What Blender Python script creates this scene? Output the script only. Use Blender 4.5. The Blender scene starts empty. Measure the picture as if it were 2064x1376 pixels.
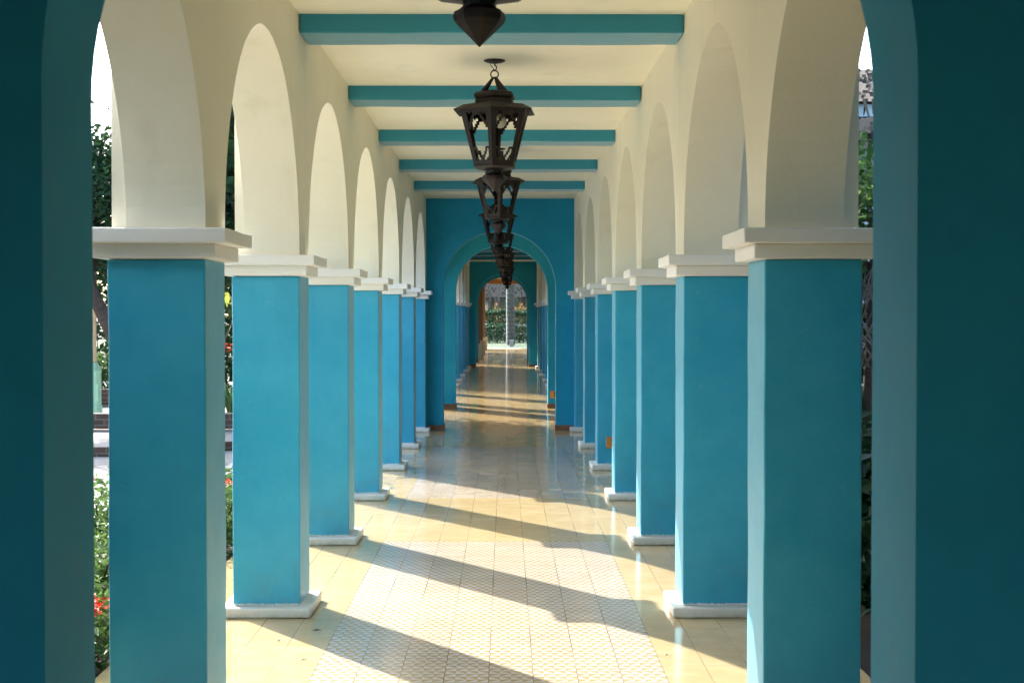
import bpy, bmesh, math, random
import numpy as np
from mathutils import Vector, Matrix, noise

R = math.radians
random.seed(7)
rng = np.random.default_rng(11)
scene = bpy.context.scene
COL = scene.collection

# ------------------------------------------------------------------ camera
H = 1.615
cam_d = bpy.data.cameras.new("camera")
cam = bpy.data.objects.new("camera", cam_d)
COL.objects.link(cam)
cam.location = (0, 0, H)
cam.rotation_euler = (R(90 - 1.119), 0, R(-0.26))
cam_d.sensor_width = 36
cam_d.lens = 50.0
cam_d.clip_start = 0.05
cam_d.clip_end = 2000
cam_d.dof.use_dof = True
cam_d.dof.focus_distance = 9.5
cam_d.dof.aperture_fstop = 9.0
scene.camera = cam

# ------------------------------------------------------------------ light
SUN_AZ, SUN_EL = 37.0, 32.0      # degrees to the left of the corridor axis, above the horizon
w = bpy.data.worlds.new("World")
scene.world = w
w.use_nodes = True
nt = w.node_tree
sky = nt.nodes.new("ShaderNodeTexSky")
sky.sky_type = 'NISHITA'
sky.sun_disc = False
sky.sun_elevation = R(SUN_EL)
sky.sun_rotation = R(-SUN_AZ)
sky.air_density = 1.0
sky.dust_density = 2.0
sky.ozone_density = 1.0
nt.links.new(sky.outputs[0], nt.nodes["Background"].inputs[0])
nt.nodes["Background"].inputs[1].default_value = 0.15

sd = bpy.data.lights.new("sun", 'SUN')
sd.energy = 2.3
sd.angle = R(0.5)
sd.color = (1.0, 0.945, 0.855)
sun = bpy.data.objects.new("sun", sd)
COL.objects.link(sun)
to_sun = Vector((-math.sin(R(SUN_AZ)) * math.cos(R(SUN_EL)), math.cos(R(SUN_AZ)) * math.cos(R(SUN_EL)), math.sin(R(SUN_EL))))
sun.rotation_euler = to_sun.to_track_quat('Z', 'Y').to_euler()
sun.location = (-8, 12, 12)

scene.view_settings.view_transform = 'Standard'
scene.view_settings.look = 'None'
scene.view_settings.exposure = 2.55
scene.view_settings.gamma = 1.0
scene.view_settings.use_curve_mapping = False
try:
    scene.cycles.max_bounces = 14
    scene.cycles.diffuse_bounces = 8
    scene.cycles.glossy_bounces = 4
    scene.cycles.transmission_bounces = 4
    scene.cycles.use_denoising = True
    scene.cycles.sample_clamp_indirect = 6
except Exception:
    pass

# ------------------------------------------------------------------ helpers
def tag(o, label=None, cat=None, group=None, kind=None):
    if label: o["label"] = label
    if cat: o["category"] = cat
    if group: o["group"] = group
    if kind or label: o["kind"] = kind or "thing"
    return o

def empty(name, loc, label=None, cat=None, group=None, rz=0.0):
    o = bpy.data.objects.new(name, None)
    o.empty_display_size = 0.2
    o.location = loc
    o.rotation_euler = (0, 0, rz)
    COL.objects.link(o)
    return tag(o, label, cat, group)

def link(name, me, mat=None, parent=None, loc=None):
    o = bpy.data.objects.new(name, me)
    COL.objects.link(o)
    if mat is not None:
        for m in (mat if isinstance(mat, (list, tuple)) else [mat]):
            me.materials.append(m)
    if parent is not None: o.parent = parent
    if loc is not None: o.location = loc
    if me.get("plastered"):          # keep the broad faces flat right up to their narrow rounded edges
        wn_ = o.modifiers.new("weighted_normals", 'WEIGHTED_NORMAL'); wn_.weight = 90; wn_.keep_sharp = False
    return o

def copy_tree(o, parent=None):
    c = o.copy()
    COL.objects.link(c)
    if parent is not None: c.parent = parent
    for ch in list(o.children): copy_tree(ch, c)
    return c

class MB:
    """collects simple shapes into one mesh"""
    def __init__(s): s.v = []; s.f = []; s.m = []
    def add(s, vs, fs, mi=0):
        n = len(s.v); s.v += [tuple(p) for p in vs]
        s.f += [tuple(i + n for i in f) for f in fs]; s.m += [mi] * len(fs)
    def box(s, x0, x1, y0, y1, z0, z1, mi=0):
        s.add([(x0,y0,z0),(x1,y0,z0),(x1,y1,z0),(x0,y1,z0),(x0,y0,z1),(x1,y0,z1),(x1,y1,z1),(x0,y1,z1)],
              [(0,3,2,1),(4,5,6,7),(0,1,5,4),(1,2,6,5),(2,3,7,6),(3,0,4,7)], mi)
    def lathe(s, prof, n=24, c=(0,0), a0=0.0, mi=0, cap=True):
        vs = []; fs = []
        for r, z in prof:
            for k in range(n):
                a = a0 + 2*math.pi*k/n
                vs.append((c[0]+r*math.cos(a), c[1]+r*math.sin(a), z))
        for i in range(len(prof)-1):
            for k in range(n):
                k2 = (k+1) % n
                fs.append((i*n+k, i*n+k2, (i+1)*n+k2, (i+1)*n+k))
        if cap:
            fs.append(tuple(range(n-1, -1, -1))); b = (len(prof)-1)*n
            fs.append(tuple(b+k for k in range(n)))
        s.add(vs, fs, mi)
    def tube(s, pts, rad, n=8, mi=0, closed=False):
        pts = [Vector(p) for p in pts]
        rads = rad if isinstance(rad, (list, tuple)) else [rad]*len(pts)
        vs = []; fs = []
        up = Vector((0.13, 0.31, 0.94)).normalized()
        for i, p in enumerate(pts):
            if closed: t = (pts[(i+1) % len(pts)] - pts[i-1]).normalized()
            else: t = (pts[min(i+1, len(pts)-1)] - pts[max(i-1, 0)]).normalized()
            a = t.cross(up)
            if a.length < 1e-3: a = t.cross(Vector((1,0,0)))
            a.normalize(); b = t.cross(a).normalized()
            for k in range(n):
                an = 2*math.pi*k/n
                vs.append(p + (a*math.cos(an) + b*math.sin(an))*rads[i])
        m = len(pts)
        for i in range(m if closed else m-1):
            j = (i+1) % m
            for k in range(n):
                k2 = (k+1) % n
                fs.append((i*n+k, i*n+k2, j*n+k2, j*n+k))
        if not closed:
            fs.append(tuple(range(n-1,-1,-1))); fs.append(tuple((m-1)*n+k for k in range(n)))
        s.add(vs, fs, mi)
    def mesh(s, name, smooth=False):
        me = bpy.data.meshes.new(name)
        me.from_pydata(s.v, [], s.f); me.update()
        if any(s.m): me.polygons.foreach_set("material_index", s.m)
        bm = bmesh.new(); bm.from_mesh(me)
        bmesh.ops.recalc_face_normals(bm, faces=bm.faces); bm.to_mesh(me); bm.free()
        if smooth: me.polygons.foreach_set("use_smooth", [True]*len(me.polygons))
        return me
    def build(s, name, mat, parent=None, loc=None, smooth=False):
        return link(name, s.mesh(name, smooth), mat, parent, loc)

def rough_box(dims, name, bev=0.01, step=0.12, amp=0.002, seed=0, freq=2.5, segs=2):
    """a hand plastered block: rounded edges, faces a little out of true. dims = x0,x1,y0,y1,z0,z1"""
    x0,x1,y0,y1,z0,z1 = dims
    bm = bmesh.new()
    bmesh.ops.create_cube(bm, size=1.0)
    for v in bm.verts:
        v.co = Vector((x0+(v.co.x+.5)*(x1-x0), y0+(v.co.y+.5)*(y1-y0), z0+(v.co.z+.5)*(z1-z0)))
    bmesh.ops.bevel(bm, geom=list(bm.edges), offset=bev, segments=segs, profile=0.5, affect='EDGES')
    for ax, a, b in ((0,x0,x1),(1,y0,y1),(2,z0,z1)):
        n = int((b-a)/step)
        for i in range(1, n):
            co = [0,0,0]; no = [0,0,0]; co[ax] = a+(b-a)*i/n; no[ax] = 1
            bmesh.ops.bisect_plane(bm, geom=bm.verts[:]+bm.edges[:]+bm.faces[:], plane_co=co, plane_no=no)
    off = Vector((seed*7.31, seed*3.77, seed*1.93))
    for v in bm.verts:
        v.co += noise.noise_vector(v.co*freq+off)*amp + noise.noise_vector(v.co*freq*5+off)*amp*0.35
    me = bpy.data.meshes.new(name)
    bm.normal_update()
    bm.to_mesh(me); bm.free()
    me.polygons.foreach_set("use_smooth", [True]*len(me.polygons))
    me["plastered"] = 1
    return me

# ------------------------------------------------------------------ materials
class NT:
    def __init__(s, name):
        s.mat = bpy.data.materials.new(name); s.mat.use_nodes = True
        s.t = s.mat.node_tree; s.bsdf = s.t.nodes["Principled BSDF"]; s.out = s.t.nodes["Material Output"]
    def n(s, typ, **kw):
        nd = s.t.nodes.new(typ)
        for k, v in kw.items(): setattr(nd, k, v)
        return nd
    def l(s, a, b): s.t.links.new(a, b)
    def val(s, sock, v):
        if hasattr(v, "is_linked") or hasattr(v, "links"): s.l(v, sock)
        else: sock.default_value = v
    def math(s, op, a, b=0.0, c=None, clamp=False):
        nd = s.n("ShaderNodeMath", operation=op, use_clamp=clamp)
        s.val(nd.inputs[0], a); s.val(nd.inputs[1], b)
        if c is not None: s.val(nd.inputs[2], c)
        return nd.outputs[0]
    def mix(s, f, a, b, blend='MIX'):
        nd = s.n("ShaderNodeMix", data_type='RGBA', blend_type=blend)
        s.val(nd.inputs[0], f)
        for i, v in ((6, a), (7, b)):
            if isinstance(v, tuple): v = v if len(v) == 4 else (*v, 1)
            s.val(nd.inputs[i], v)
        return nd.outputs[2]
    def coord(s, which="Object"): return s.n("ShaderNodeTexCoord").outputs[which]
    def noise(s, co, scale, detail=4.0, rough=0.55, out="Fac"):
        nd = s.n("ShaderNodeTexNoise"); s.l(co, nd.inputs["Vector"])
        nd.inputs["Scale"].default_value = scale; nd.inputs["Detail"].default_value = detail
        nd.inputs["Roughness"].default_value = rough
        return nd.outputs[out]
    def mapr(s, v, a, b, c=0.0, d=1.0):
        nd = s.n("ShaderNodeMapRange"); s.l(v, nd.inputs[0])
        for i, x in enumerate((a, b, c, d)): nd.inputs[i+1].default_value = x
        return nd.outputs[0]
    def bump(s, h, strength, dist):
        nd = s.n("ShaderNodeBump"); nd.inputs["Strength"].default_value = strength
        nd.inputs["Distance"].default_value = dist; s.l(h, nd.inputs["Height"])
        s.l(nd.outputs[0], s.bsdf.inputs["Normal"]); return nd
    def set(s, **kw):
        for k, v in kw.items():
            sock = s.bsdf.inputs[k.replace("_", " ")]
            if isinstance(v, tuple): sock.default_value = (*v, 1) if len(v) == 3 else v
            else: s.val(sock, v)
        return s.mat

def plaster(name, col, col2, rough=0.5, stain=None, fine=55, strength=0.35, base_white=False, cracks=False, sheen=0.0, streak=False, grime=False):
    m = NT(name); geo = m.n("ShaderNodeNewGeometry").outputs["Position"]
    n1 = m.noise(geo, 1.7, 5); n2 = m.noise(geo, 9, 4)
    f = m.math('ADD', m.math('MULTIPLY', n1, 0.65), m.math('MULTIPLY', n2, 0.35))
    c = m.mix(m.mapr(f, 0.35, 0.65), col, col2)
    if stain:
        s1 = m.noise(geo, 6.5, 6, 0.7)
        c = m.mix(m.math('MULTIPLY', m.mapr(s1, 0.66, 0.8), 0.5), c, stain)
    if cracks:
        vo = m.n("ShaderNodeTexVoronoi", feature='DISTANCE_TO_EDGE')
        dv = m.n("ShaderNodeVectorMath", operation='ADD')
        nz = m.noise(geo, 2.6, 4, out="Color"); m.l(geo, dv.inputs[0]); m.l(nz, dv.inputs[1])
        m.l(dv.outputs[0], vo.inputs["Vector"]); vo.inputs["Scale"].default_value = 0.85
        lin = m.math('LESS_THAN', vo.outputs["Distance"], 0.0011)
        gate = m.mapr(m.noise(geo, 0.9, 2), 0.53, 0.6)
        c = m.mix(m.math('MULTIPLY', m.math('MULTIPLY', lin, gate), 0.35), c, (0.5, 0.47, 0.4))
    if streak:
        mp = m.n("ShaderNodeMapping"); mp.inputs["Scale"].default_value = (3.2, 3.2, 0.35); m.l(geo, mp.inputs[0])
        s3 = m.noise(mp.outputs[0], 1.5, 6, 0.62)
        c = m.mix(m.math('MULTIPLY', m.mapr(s3, 0.56, 0.74), 0.28), c, (0.60, 0.54, 0.42))
    if grime:
        gz = m.n("ShaderNodeSeparateXYZ"); m.l(geo, gz.inputs[0])
        g1 = m.math('MULTIPLY', m.mapr(gz.outputs["Z"], 0.0, 0.045, 1.0, 0.0), m.mapr(m.noise(geo, 14, 5, 0.7), 0.35, 0.65))
        c = m.mix(m.math('MULTIPLY', g1, 0.6, clamp=True), c, (0.30, 0.24, 0.16))
    if base_white:
        co = m.coord(); sx = m.n("ShaderNodeSeparateXYZ"); m.l(co, sx.inputs[0])
        edge = m.math('MULTIPLY', m.noise(co, 70, 3), 0.022)
        wmask = m.math('LESS_THAN', sx.outputs["Z"], edge)
        c = m.mix(wmask, c, (0.78, 0.78, 0.74))
        # scuffs and rubbed spots
        sc = m.n("ShaderNodeMapping"); sc.inputs["Scale"].default_value = (9, 9, 2.2); m.l(geo, sc.inputs[0])
        s2 = m.noise(sc.outputs[0], 1.6, 6, 0.65)
        c = m.mix(m.math('MULTIPLY', m.mapr(s2, 0.62, 0.76), 0.30), c, (0.06, 0.16, 0.24))
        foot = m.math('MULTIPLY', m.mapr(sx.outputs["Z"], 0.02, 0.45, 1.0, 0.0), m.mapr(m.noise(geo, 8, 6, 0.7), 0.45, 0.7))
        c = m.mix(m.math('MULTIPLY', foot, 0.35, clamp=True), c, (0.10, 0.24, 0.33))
        rub = m.noise(geo, 23, 3, 0.5)
        c = m.mix(m.math('MULTIPLY', m.mapr(rub, 0.70, 0.76), 0.35), c, (0.22, 0.45, 0.58))
    m.set(Base_Color=c, Roughness=m.mapr(n2, 0.3, 0.7, rough-0.06, rough+0.08))
    m.bsdf.inputs["Sheen Weight"].default_value = sheen; m.bsdf.inputs["Sheen Roughness"].default_value = 0.35
    h = m.math('ADD', m.math('MULTIPLY', m.noise(geo, fine, 5, 0.6), 0.5), m.math('MULTIPLY', m.noise(geo, 11, 3), 1.2))
    m.bump(h, strength, 0.004)
    return m.mat

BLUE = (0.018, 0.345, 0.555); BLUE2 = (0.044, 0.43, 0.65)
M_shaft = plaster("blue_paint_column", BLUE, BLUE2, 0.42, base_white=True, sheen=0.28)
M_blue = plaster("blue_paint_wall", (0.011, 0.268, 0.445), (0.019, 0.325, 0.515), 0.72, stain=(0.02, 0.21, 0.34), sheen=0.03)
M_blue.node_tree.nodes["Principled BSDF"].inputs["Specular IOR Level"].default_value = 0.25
M_beam = plaster("blue_paint_beam", (0.014, 0.225, 0.33), (0.024, 0.27, 0.385), 0.5, stain=(0.03, 0.21, 0.30), sheen=0.6)  # column paint copied darker and greener, shade painted into the colour
M_cream = plaster("cream_plaster", (0.855, 0.805, 0.645), (0.885, 0.845, 0.70), 0.62, stain=(0.72, 0.65, 0.49), strength=0.55, streak=True)
M_trim = plaster("white_plaster_trim", (0.84, 0.83, 0.79), (0.88, 0.87, 0.84), 0.55, stain=(0.6, 0.58, 0.5), fine=40, strength=0.5)
M_plinth = plaster("white_plinth_paint", (0.74, 0.73, 0.69), (0.82, 0.81, 0.77), 0.5, stain=(0.42, 0.38, 0.3), fine=40, strength=0.5, grime=True)
M_orange = plaster("orange_plaster", (0.21, 0.115, 0.05), (0.25, 0.14, 0.06), 0.6)
M_sand = plaster("sand_plaster", (0.55, 0.42, 0.24), (0.62, 0.48, 0.29), 0.6)

def simple(name, col, rough=0.5, metallic=0.0, var=0.25, scale=12):
    m = NT(name); co = m.coord()
    c = m.mix(m.mapr(m.noise(co, scale, 5), 0.3, 0.7), tuple(x*(1-var) for x in col), tuple(min(1, x*(1+var)) for x in col))
    m.set(Base_Color=c, Roughness=rough, Metallic=metallic)
    m.bump(m.noise(co, scale*5, 3), 0.15, 0.003)
    return m.mat

M_skirt = simple("terracotta_skirting", (0.20, 0.085, 0.035), 0.4)
M_plate = simple("orange_plastic", (0.62, 0.24, 0.03), 0.4, var=0.1)
M_dark = simple("dark_socket", (0.01, 0.01, 0.012), 0.5)
M_brick = None

def rust():
    m = NT("rusty_iron"); co = m.coord()
    n = m.noise(co, 14, 6, 0.65)
    c = m.mix(m.mapr(n, 0.42, 0.68), (0.008, 0.007, 0.008), (0.034, 0.014, 0.010))
    c = m.mix(m.math('MULTIPLY', m.mapr(m.noise(co, 37, 4), 0.6, 0.75), 0.4), c, (0.055, 0.034, 0.026))
    m.set(Base_Color=c, Metallic=0.2, Roughness=m.mapr(n, 0.3, 0.7, 0.42, 0.7))
    m.bump(m.noise(co, 60, 4), 0.4, 0.003)
    return m.mat
M_rust = rust()
m_ = NT("opal_bulb"); M_bulb = m_.set(Base_Color=(0.85, 0.80, 0.62), Roughness=0.25)

TX, TY = 0.198, 0.198
X0 = -0.867
def floor_mat():
    m = NT("cement_tiles"); co = m.coord(); sx = m.n("ShaderNodeSeparateXYZ"); m.l(co, sx.inputs[0])
    x, y = sx.outputs["X"], sx.outputs["Y"]
    u = m.math('DIVIDE', m.math('SUBTRACT', x, X0), TX); v = m.math('DIVIDE', m.math('SUBTRACT', y, 10.07), TY)
    fu, fv = m.math('FLOOR', u), m.math('FLOOR', v)
    cu, cv = m.math('FRACT', u), m.math('FRACT', v)
    cm = m.n("ShaderNodeCombineXYZ"); m.l(fu, cm.inputs[0]); m.l(fv, cm.inputs[1])
    wn = m.n("ShaderNodeTexWhiteNoise", noise_dimensions='3D'); m.l(cm.outputs[0], wn.inputs["Vector"])
    r = wn.outputs["Value"]
    wn2 = m.n("ShaderNodeTexWhiteNoise", noise_dimensions='4D'); m.l(cm.outputs[0], wn2.inputs["Vector"]); wn2.inputs["W"].default_value = 3.7
    r2 = wn2.outputs["Value"]
    # plain tile: ochre cement, mottled differently in every tile
    sh = m.n("ShaderNodeVectorMath", operation='ADD'); m.l(co, sh.inputs[0])
    sc = m.n("ShaderNodeVectorMath", operation='SCALE'); m.l(wn.outputs["Color"], sc.inputs[0]); sc.inputs[3].default_value = 40
    m.l(sc.outputs[0], sh.inputs[1])
    mo = m.noise(sh.outputs[0], 7, 5, 0.6)
    plain = m.mix(m.mapr(mo, 0.32, 0.68), (0.50, 0.39, 0.195), (0.58, 0.47, 0.275))
    plain = m.mix(m.math('MULTIPLY', r, 0.45), plain, (0.50, 0.37, 0.185))
    # patterned tile: 4 x 4 small squares cut on the diagonal
    su, sv = m.math('FRACT', m.math('MULTIPLY', u, 4.0)), m.math('FRACT', m.math('MULTIPLY', v, 4.0))
    row = m.math('MODULO', m.math('FLOOR', m.math('MULTIPLY', m.math('ADD', v, 200.0), 4.0)), 2.0)
    su2 = m.math('ADD', m.math('MULTIPLY', su, m.math('SUBTRACT', 1.0, row)), m.math('MULTIPLY', m.math('SUBTRACT', 1.0, su), row))
    tri = m.math('GREATER_THAN', sv, su2)
    tan = m.mix(m.mapr(mo, 0.3, 0.7), (0.43, 0.305, 0.14), (0.50, 0.38, 0.21))
    whi = m.mix(m.mapr(mo, 0.3, 0.7), (0.56, 0.54, 0.515), (0.63, 0.615, 0.59))
    pat = m.mix(tri, whi, tan)
    pat = m.mix(m.math('MULTIPLY', r2, 0.22), pat, (0.40, 0.31, 0.20))
    def band(a, lo, hi): return m.math('MULTIPLY', m.math('GREATER_THAN', a, lo), m.math('LESS_THAN', a, hi))
    inx = band(x, X0, X0+8*TX)
    z1 = band(y, 10.07-24*TY, 10.07); z2 = band(y, 10.07+12*TY, 10.07+36*TY)
    zone = m.math('MULTIPLY', inx, m.math('ADD', z1, z2, clamp=True))
    c = m.mix(zone, plain, pat)
    # ochre mixed into the far tiles paints in the orange building's reflection
    far = m.math('GREATER_THAN', y, 19.8)
    c = m.mix(m.math('MULTIPLY', far, m.mapr(r2, 0.0, 1.0, 0.15, 0.6)), c, (0.46, 0.29, 0.10))
    dirt = m.noise(co, 1.3, 6, 0.6)
    c = m.mix(m.math('MULTIPLY', m.mapr(dirt, 0.5, 0.8), 0.22), c, (0.36, 0.26, 0.13))
    # joints
    wob = m.math('MULTIPLY', m.math('SUBTRACT', m.noise(co, 6, 3), 0.5), 0.03)
    cuw = m.math('ADD', cu, wob)
    jl = m.math('LESS_THAN', m.math('MINIMUM', m.math('ABSOLUTE', cuw), m.math('ABSOLUTE', m.math('SUBTRACT', 1.0, cuw))), 0.0105)
    jt = m.math('LESS_THAN', m.math('MINIMUM', cv, m.math('SUBTRACT', 1.0, cv)), 0.008)
    jt = m.math('MULTIPLY', jt, m.mapr(r2, 0.1, 0.9, 0.45, 1.0))
    pale = m.noise(co, 2.1, 3)
    jc = m.mix(m.mapr(pale, 0.55, 0.7), (0.11, 0.085, 0.055), (0.36, 0.29, 0.2))
    j = m.math('MAXIMUM', jl, jt)
    c = m.mix(m.math('MULTIPLY', j, m.mapr(m.noise(co, 1.1, 4), 0.35, 0.65, 0.35, 0.9)), c, jc)
    m.bsdf.inputs['Specular Tint'].default_value = (1, 1, 1, 1)
    m.l(m.mapr(j, 0, 1, 0.5, 0.15), m.bsdf.inputs['Specular IOR Level'])
    smear = m.noise(co, 3.0, 5)
    ro = m.mapr(smear, 0.3, 0.75, 0.06, 0.17)
    m.set(Base_Color=c, Roughness=ro)
    m.bsdf.inputs["IOR"].default_value = 1.52
    hh = m.math('ADD', m.math('MULTIPLY', m.noise(co, 5.5, 2), 0.35), m.math('MULTIPLY', m.noise(sh.outputs[0], 30, 3), 0.03))
    bp = m.bump(hh, 0.14, 0.004)
    # every tile is laid a fraction of a degree out of level, which breaks up the reflections
    tl = m.n("ShaderNodeVectorMath", operation='MULTIPLY_ADD'); m.l(wn2.outputs["Color"], tl.inputs[0])
    tl.inputs[1].default_value = (0.011, 0.011, 0.0); tl.inputs[2].default_value = (-0.0055, -0.0055, 0.0)
    ad = m.n("ShaderNodeVectorMath", operation='ADD'); m.l(bp.outputs[0], ad.inputs[0]); m.l(tl.outputs[0], ad.inputs[1])
    nz = m.n("ShaderNodeVectorMath", operation='NORMALIZE'); m.l(ad.outputs[0], nz.inputs[0])
    m.l(nz.outputs[0], m.bsdf.inputs["Normal"])
    return m.mat
M_floor = floor_mat()

def leaf_mat(name, cols, trans=0.3, rough=0.55):
    m = NT(name); g = m.n("ShaderNodeNewGeometry")
    ramp = m.n("ShaderNodeValToRGB"); m.l(g.outputs["Random Per Island"], ramp.inputs[0])
    el = ramp.color_ramp.elements
    el[0].position = 0.0; el[0].color = (*cols[0], 1); el[1].position = 1.0; el[1].color = (*cols[-1], 1)
    for i, c in enumerate(cols[1:-1]):
        e = el.new((i+1)/(len(cols)-1)); e.color = (*c, 1)
    m.set(Base_Color=ramp.outputs[0], Roughness=rough); m.bsdf.inputs['Specular IOR Level'].default_value = 0.3
    tr = m.n("ShaderNodeBsdfTranslucent")
    hs = m.n("ShaderNodeHueSaturation"); hs.inputs["Value"].default_value = 1.5; hs.inputs["Hue"].default_value = 0.485
    m.l(ramp.outputs[0], hs.inputs["Color"]); m.l(hs.outputs[0], tr.inputs["Color"])
    mx = m.n("ShaderNodeMixShader"); mx.inputs[0].default_value = trans
    m.l(m.bsdf.outputs[0], mx.inputs[1]); m.l(tr.outputs[0], mx.inputs[2]); m.l(mx.outputs[0], m.out.inputs["Surface"])
    return m.mat
M_leaf = leaf_mat("dark_leaves", [(0.008,0.033,0.016),(0.013,0.05,0.02),(0.03,0.085,0.025),(0.013,0.043,0.02)], 0.2)
M_leaf_b = leaf_mat("bright_leaves", [(0.05,0.12,0.03),(0.09,0.19,0.05),(0.14,0.24,0.07),(0.035,0.09,0.025)])
M_leaf_y = leaf_mat("yellow_leaves", [(0.20,0.26,0.04),(0.34,0.36,0.06),(0.12,0.2,0.04)])
M_croton = leaf_mat("croton_leaves", [(0.30,0.09,0.015),(0.32,0.24,0.05),(0.08,0.12,0.03),(0.3,0.14,0.03),(0.12,0.14,0.04)])
M_red = leaf_mat("red_flowers", [(0.55,0.035,0.012),(0.7,0.07,0.02),(0.62,0.12,0.03)], 0.25)
M_bark = simple("bark", (0.06, 0.042, 0.03), 0.9, var=0.45, scale=18)
M_twig = simple("pale_twig", (0.19, 0.17, 0.14), 0.8, var=0.3)

def thatch_mat():
    m = NT("thatch"); co = m.coord()
    mp = m.n("ShaderNodeMapping"); mp.inputs["Scale"].default_value = (26, 26, 2.0); m.l(co, mp.inputs[0])
    n = m.noise(mp.outputs[0], 1.0, 6, 0.7)
    g = m.n('ShaderNodeNewGeometry').outputs['Random Per Island']
    n = m.math('ADD', m.math('MULTIPLY', n, 0.5), m.math('MULTIPLY', g, 0.5))
    c = m.mix(m.mapr(n, 0.3, 0.75), (0.022, 0.016, 0.011), (0.20, 0.15, 0.10))
    m.set(Base_Color=c, Roughness=0.9); m.bump(n, 0.9, 0.03)
    return m.mat
M_thatch = thatch_mat()

def brick_mat():
    m = NT("brick"); co = m.coord()
    b = m.n("ShaderNodeTexBrick"); mp = m.n("ShaderNodeMapping"); mp.inputs["Rotation"].default_value = (R(90), 0, 0)
    m.l(co, mp.inputs[0]); m.l(mp.outputs[0], b.inputs["Vector"])
    b.inputs["Color1"].default_value = (0.11, 0.06, 0.042, 1); b.inputs["Color2"].default_value = (0.065, 0.042, 0.034, 1)
    b.inputs["Mortar"].default_value = (0.15, 0.13, 0.11, 1); b.inputs["Scale"].default_value = 1.0
    b.inputs["Brick Width"].default_value = 0.22; b.inputs["Row Height"].default_value = 0.075; b.inputs["Mortar Size"].default_value = 0.008
    m.set(Base_Color=b.outputs["Color"], Roughness=0.9)
    return m.mat
M_brick = brick_mat()

def paving_mat():
    m = NT("concrete_paving"); co = m.coord(); n = m.noise(co, 3, 6, 0.6)
    c = m.mix(m.mapr(n, 0.3, 0.7), (0.27, 0.255, 0.225), (0.36, 0.335, 0.30))
    sx = m.n("ShaderNodeSeparateXYZ"); m.l(co, sx.inputs[0])
    jy = m.math('LESS_THAN', m.math('FRACT', m.math('DIVIDE', sx.outputs["Y"], 1.3)), 0.018)
    jx = m.math('LESS_THAN', m.math('FRACT', m.math('DIVIDE', m.math('ADD', sx.outputs["X"], 0.3), 1.7)), 0.015)
    c = m.mix(m.math('MAXIMUM', jx, jy), c, (0.12, 0.11, 0.1))
    cr = m.n("ShaderNodeTexVoronoi", feature='DISTANCE_TO_EDGE'); m.l(co, cr.inputs["Vector"]); cr.inputs["Scale"].default_value = 0.7
    c = m.mix(m.math('LESS_THAN', cr.outputs["Distance"], 0.006), c, (0.14, 0.13, 0.12))
    m.set(Base_Color=c, Roughness=0.85); m.bump(m.noise(co, 40, 4), 0.3, 0.004)
    return m.mat
M_paving = paving_mat()
M_soil = simple("garden_soil", (0.035, 0.026, 0.018), 0.95, var=0.4, scale=6)
M_grassc = simple("lawn_green", (0.024, 0.066, 0.012), 0.9, var=0.35, scale=5)
M_kerb = simple("pale_kerb", (0.5, 0.47, 0.41), 0.8, var=0.15)
M_green = simple("pale_green_paint", (0.33, 0.60, 0.44), 0.45, var=0.08)
M_beige = simple("beige_paint", (0.55, 0.44, 0.31), 0.5, var=0.08)
M_grey = simple("grey_stone", (0.30, 0.30, 0.27), 0.8)
M_white = simple("white_wall_paint", (0.72, 0.73, 0.74), 0.6, var=0.06)
M_pale = simple("pale_blue_fascia", (0.50, 0.68, 0.80), 0.5, var=0.06)
M_strap = leaf_mat("strap_leaves", [(0.03,0.10,0.035),(0.06,0.16,0.05),(0.10,0.2,0.06)])

# ------------------------------------------------------------------ setting: ground and floor
mb = MB(); mb.add([(-400,-300,-0.09),(400,-300,-0.09),(400,600,-0.09),(-400,600,-0.09)], [(0,1,2,3)])
tag(mb.build("ground", M_soil), kind="structure")
mb = MB(); mb.box(-1.82, 1.62, -2.2, 66.0, -0.13, 0.0)
tag(mb.build("floor", M_floor), kind="structure")
mb = MB(); mb.box(-22, -2.95, -14.0, 24.0, -0.13, -0.04)  # paving extended well out of view to bounce sunlight onto the columns
tag(mb.build("garden_path", M_paving), kind="structure")
mb = MB(); mb.box(-2.95, -2.78, 4.0, 30.0, -0.13, 0.01)
tag(mb.build("kerb", M_kerb), kind="structure")
mb = MB(); mb.box(4.2, 5.9, 4, 34, -0.13, -0.05)
tag(mb.build("side_path", M_paving), kind="structure")
mb = MB(); mb.box(-30, 30, 66.3, 130, -0.13, -0.02)
tag(mb.build("lawn", M_grassc), kind="structure")
mb = MB(); mb.add([(-1.2,66.05,-.014),(1.2,66.05,-.014),(0.55,67.2,-.014),(-6,71.5,-.014),(-6,68.6,-.014)], [(0,1,2,3,4)])
tag(mb.build("lawn_path", M_kerb), kind="structure")
# raised terrace with a brick front edge, a little askew to the corridor
mb = MB()
P = [(-14, 16.3), (-4.4, 16.45), (-2.95, 17.4), (-2.95, 40), (-14, 40)]
zt, zb = 0.075, -0.12
n = len(P)
mb.add([(x, y, zt) for x, y in P] + [(x, y, zb) for x, y in P],
       [tuple(range(n))] + [(i, (i+1) % n, n+(i+1) % n, n+i) for i in range(n)], 0)
mb.m[1] = mb.m[2] = 1
tag(mb.build("terrace", [M_paving, M_brick]), kind="structure")

# ------------------------------------------------------------------ arcade walls
XL, XR = -1.0966, 0.9496      # inner faces of the two rows of columns
CW = 0.36                     # column width
TW = 0.29                     # wall thickness
ZC = 3.2                      # ceiling height
ZS = 1.925                    # springing of the side arches
ROOF = 3.55

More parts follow.
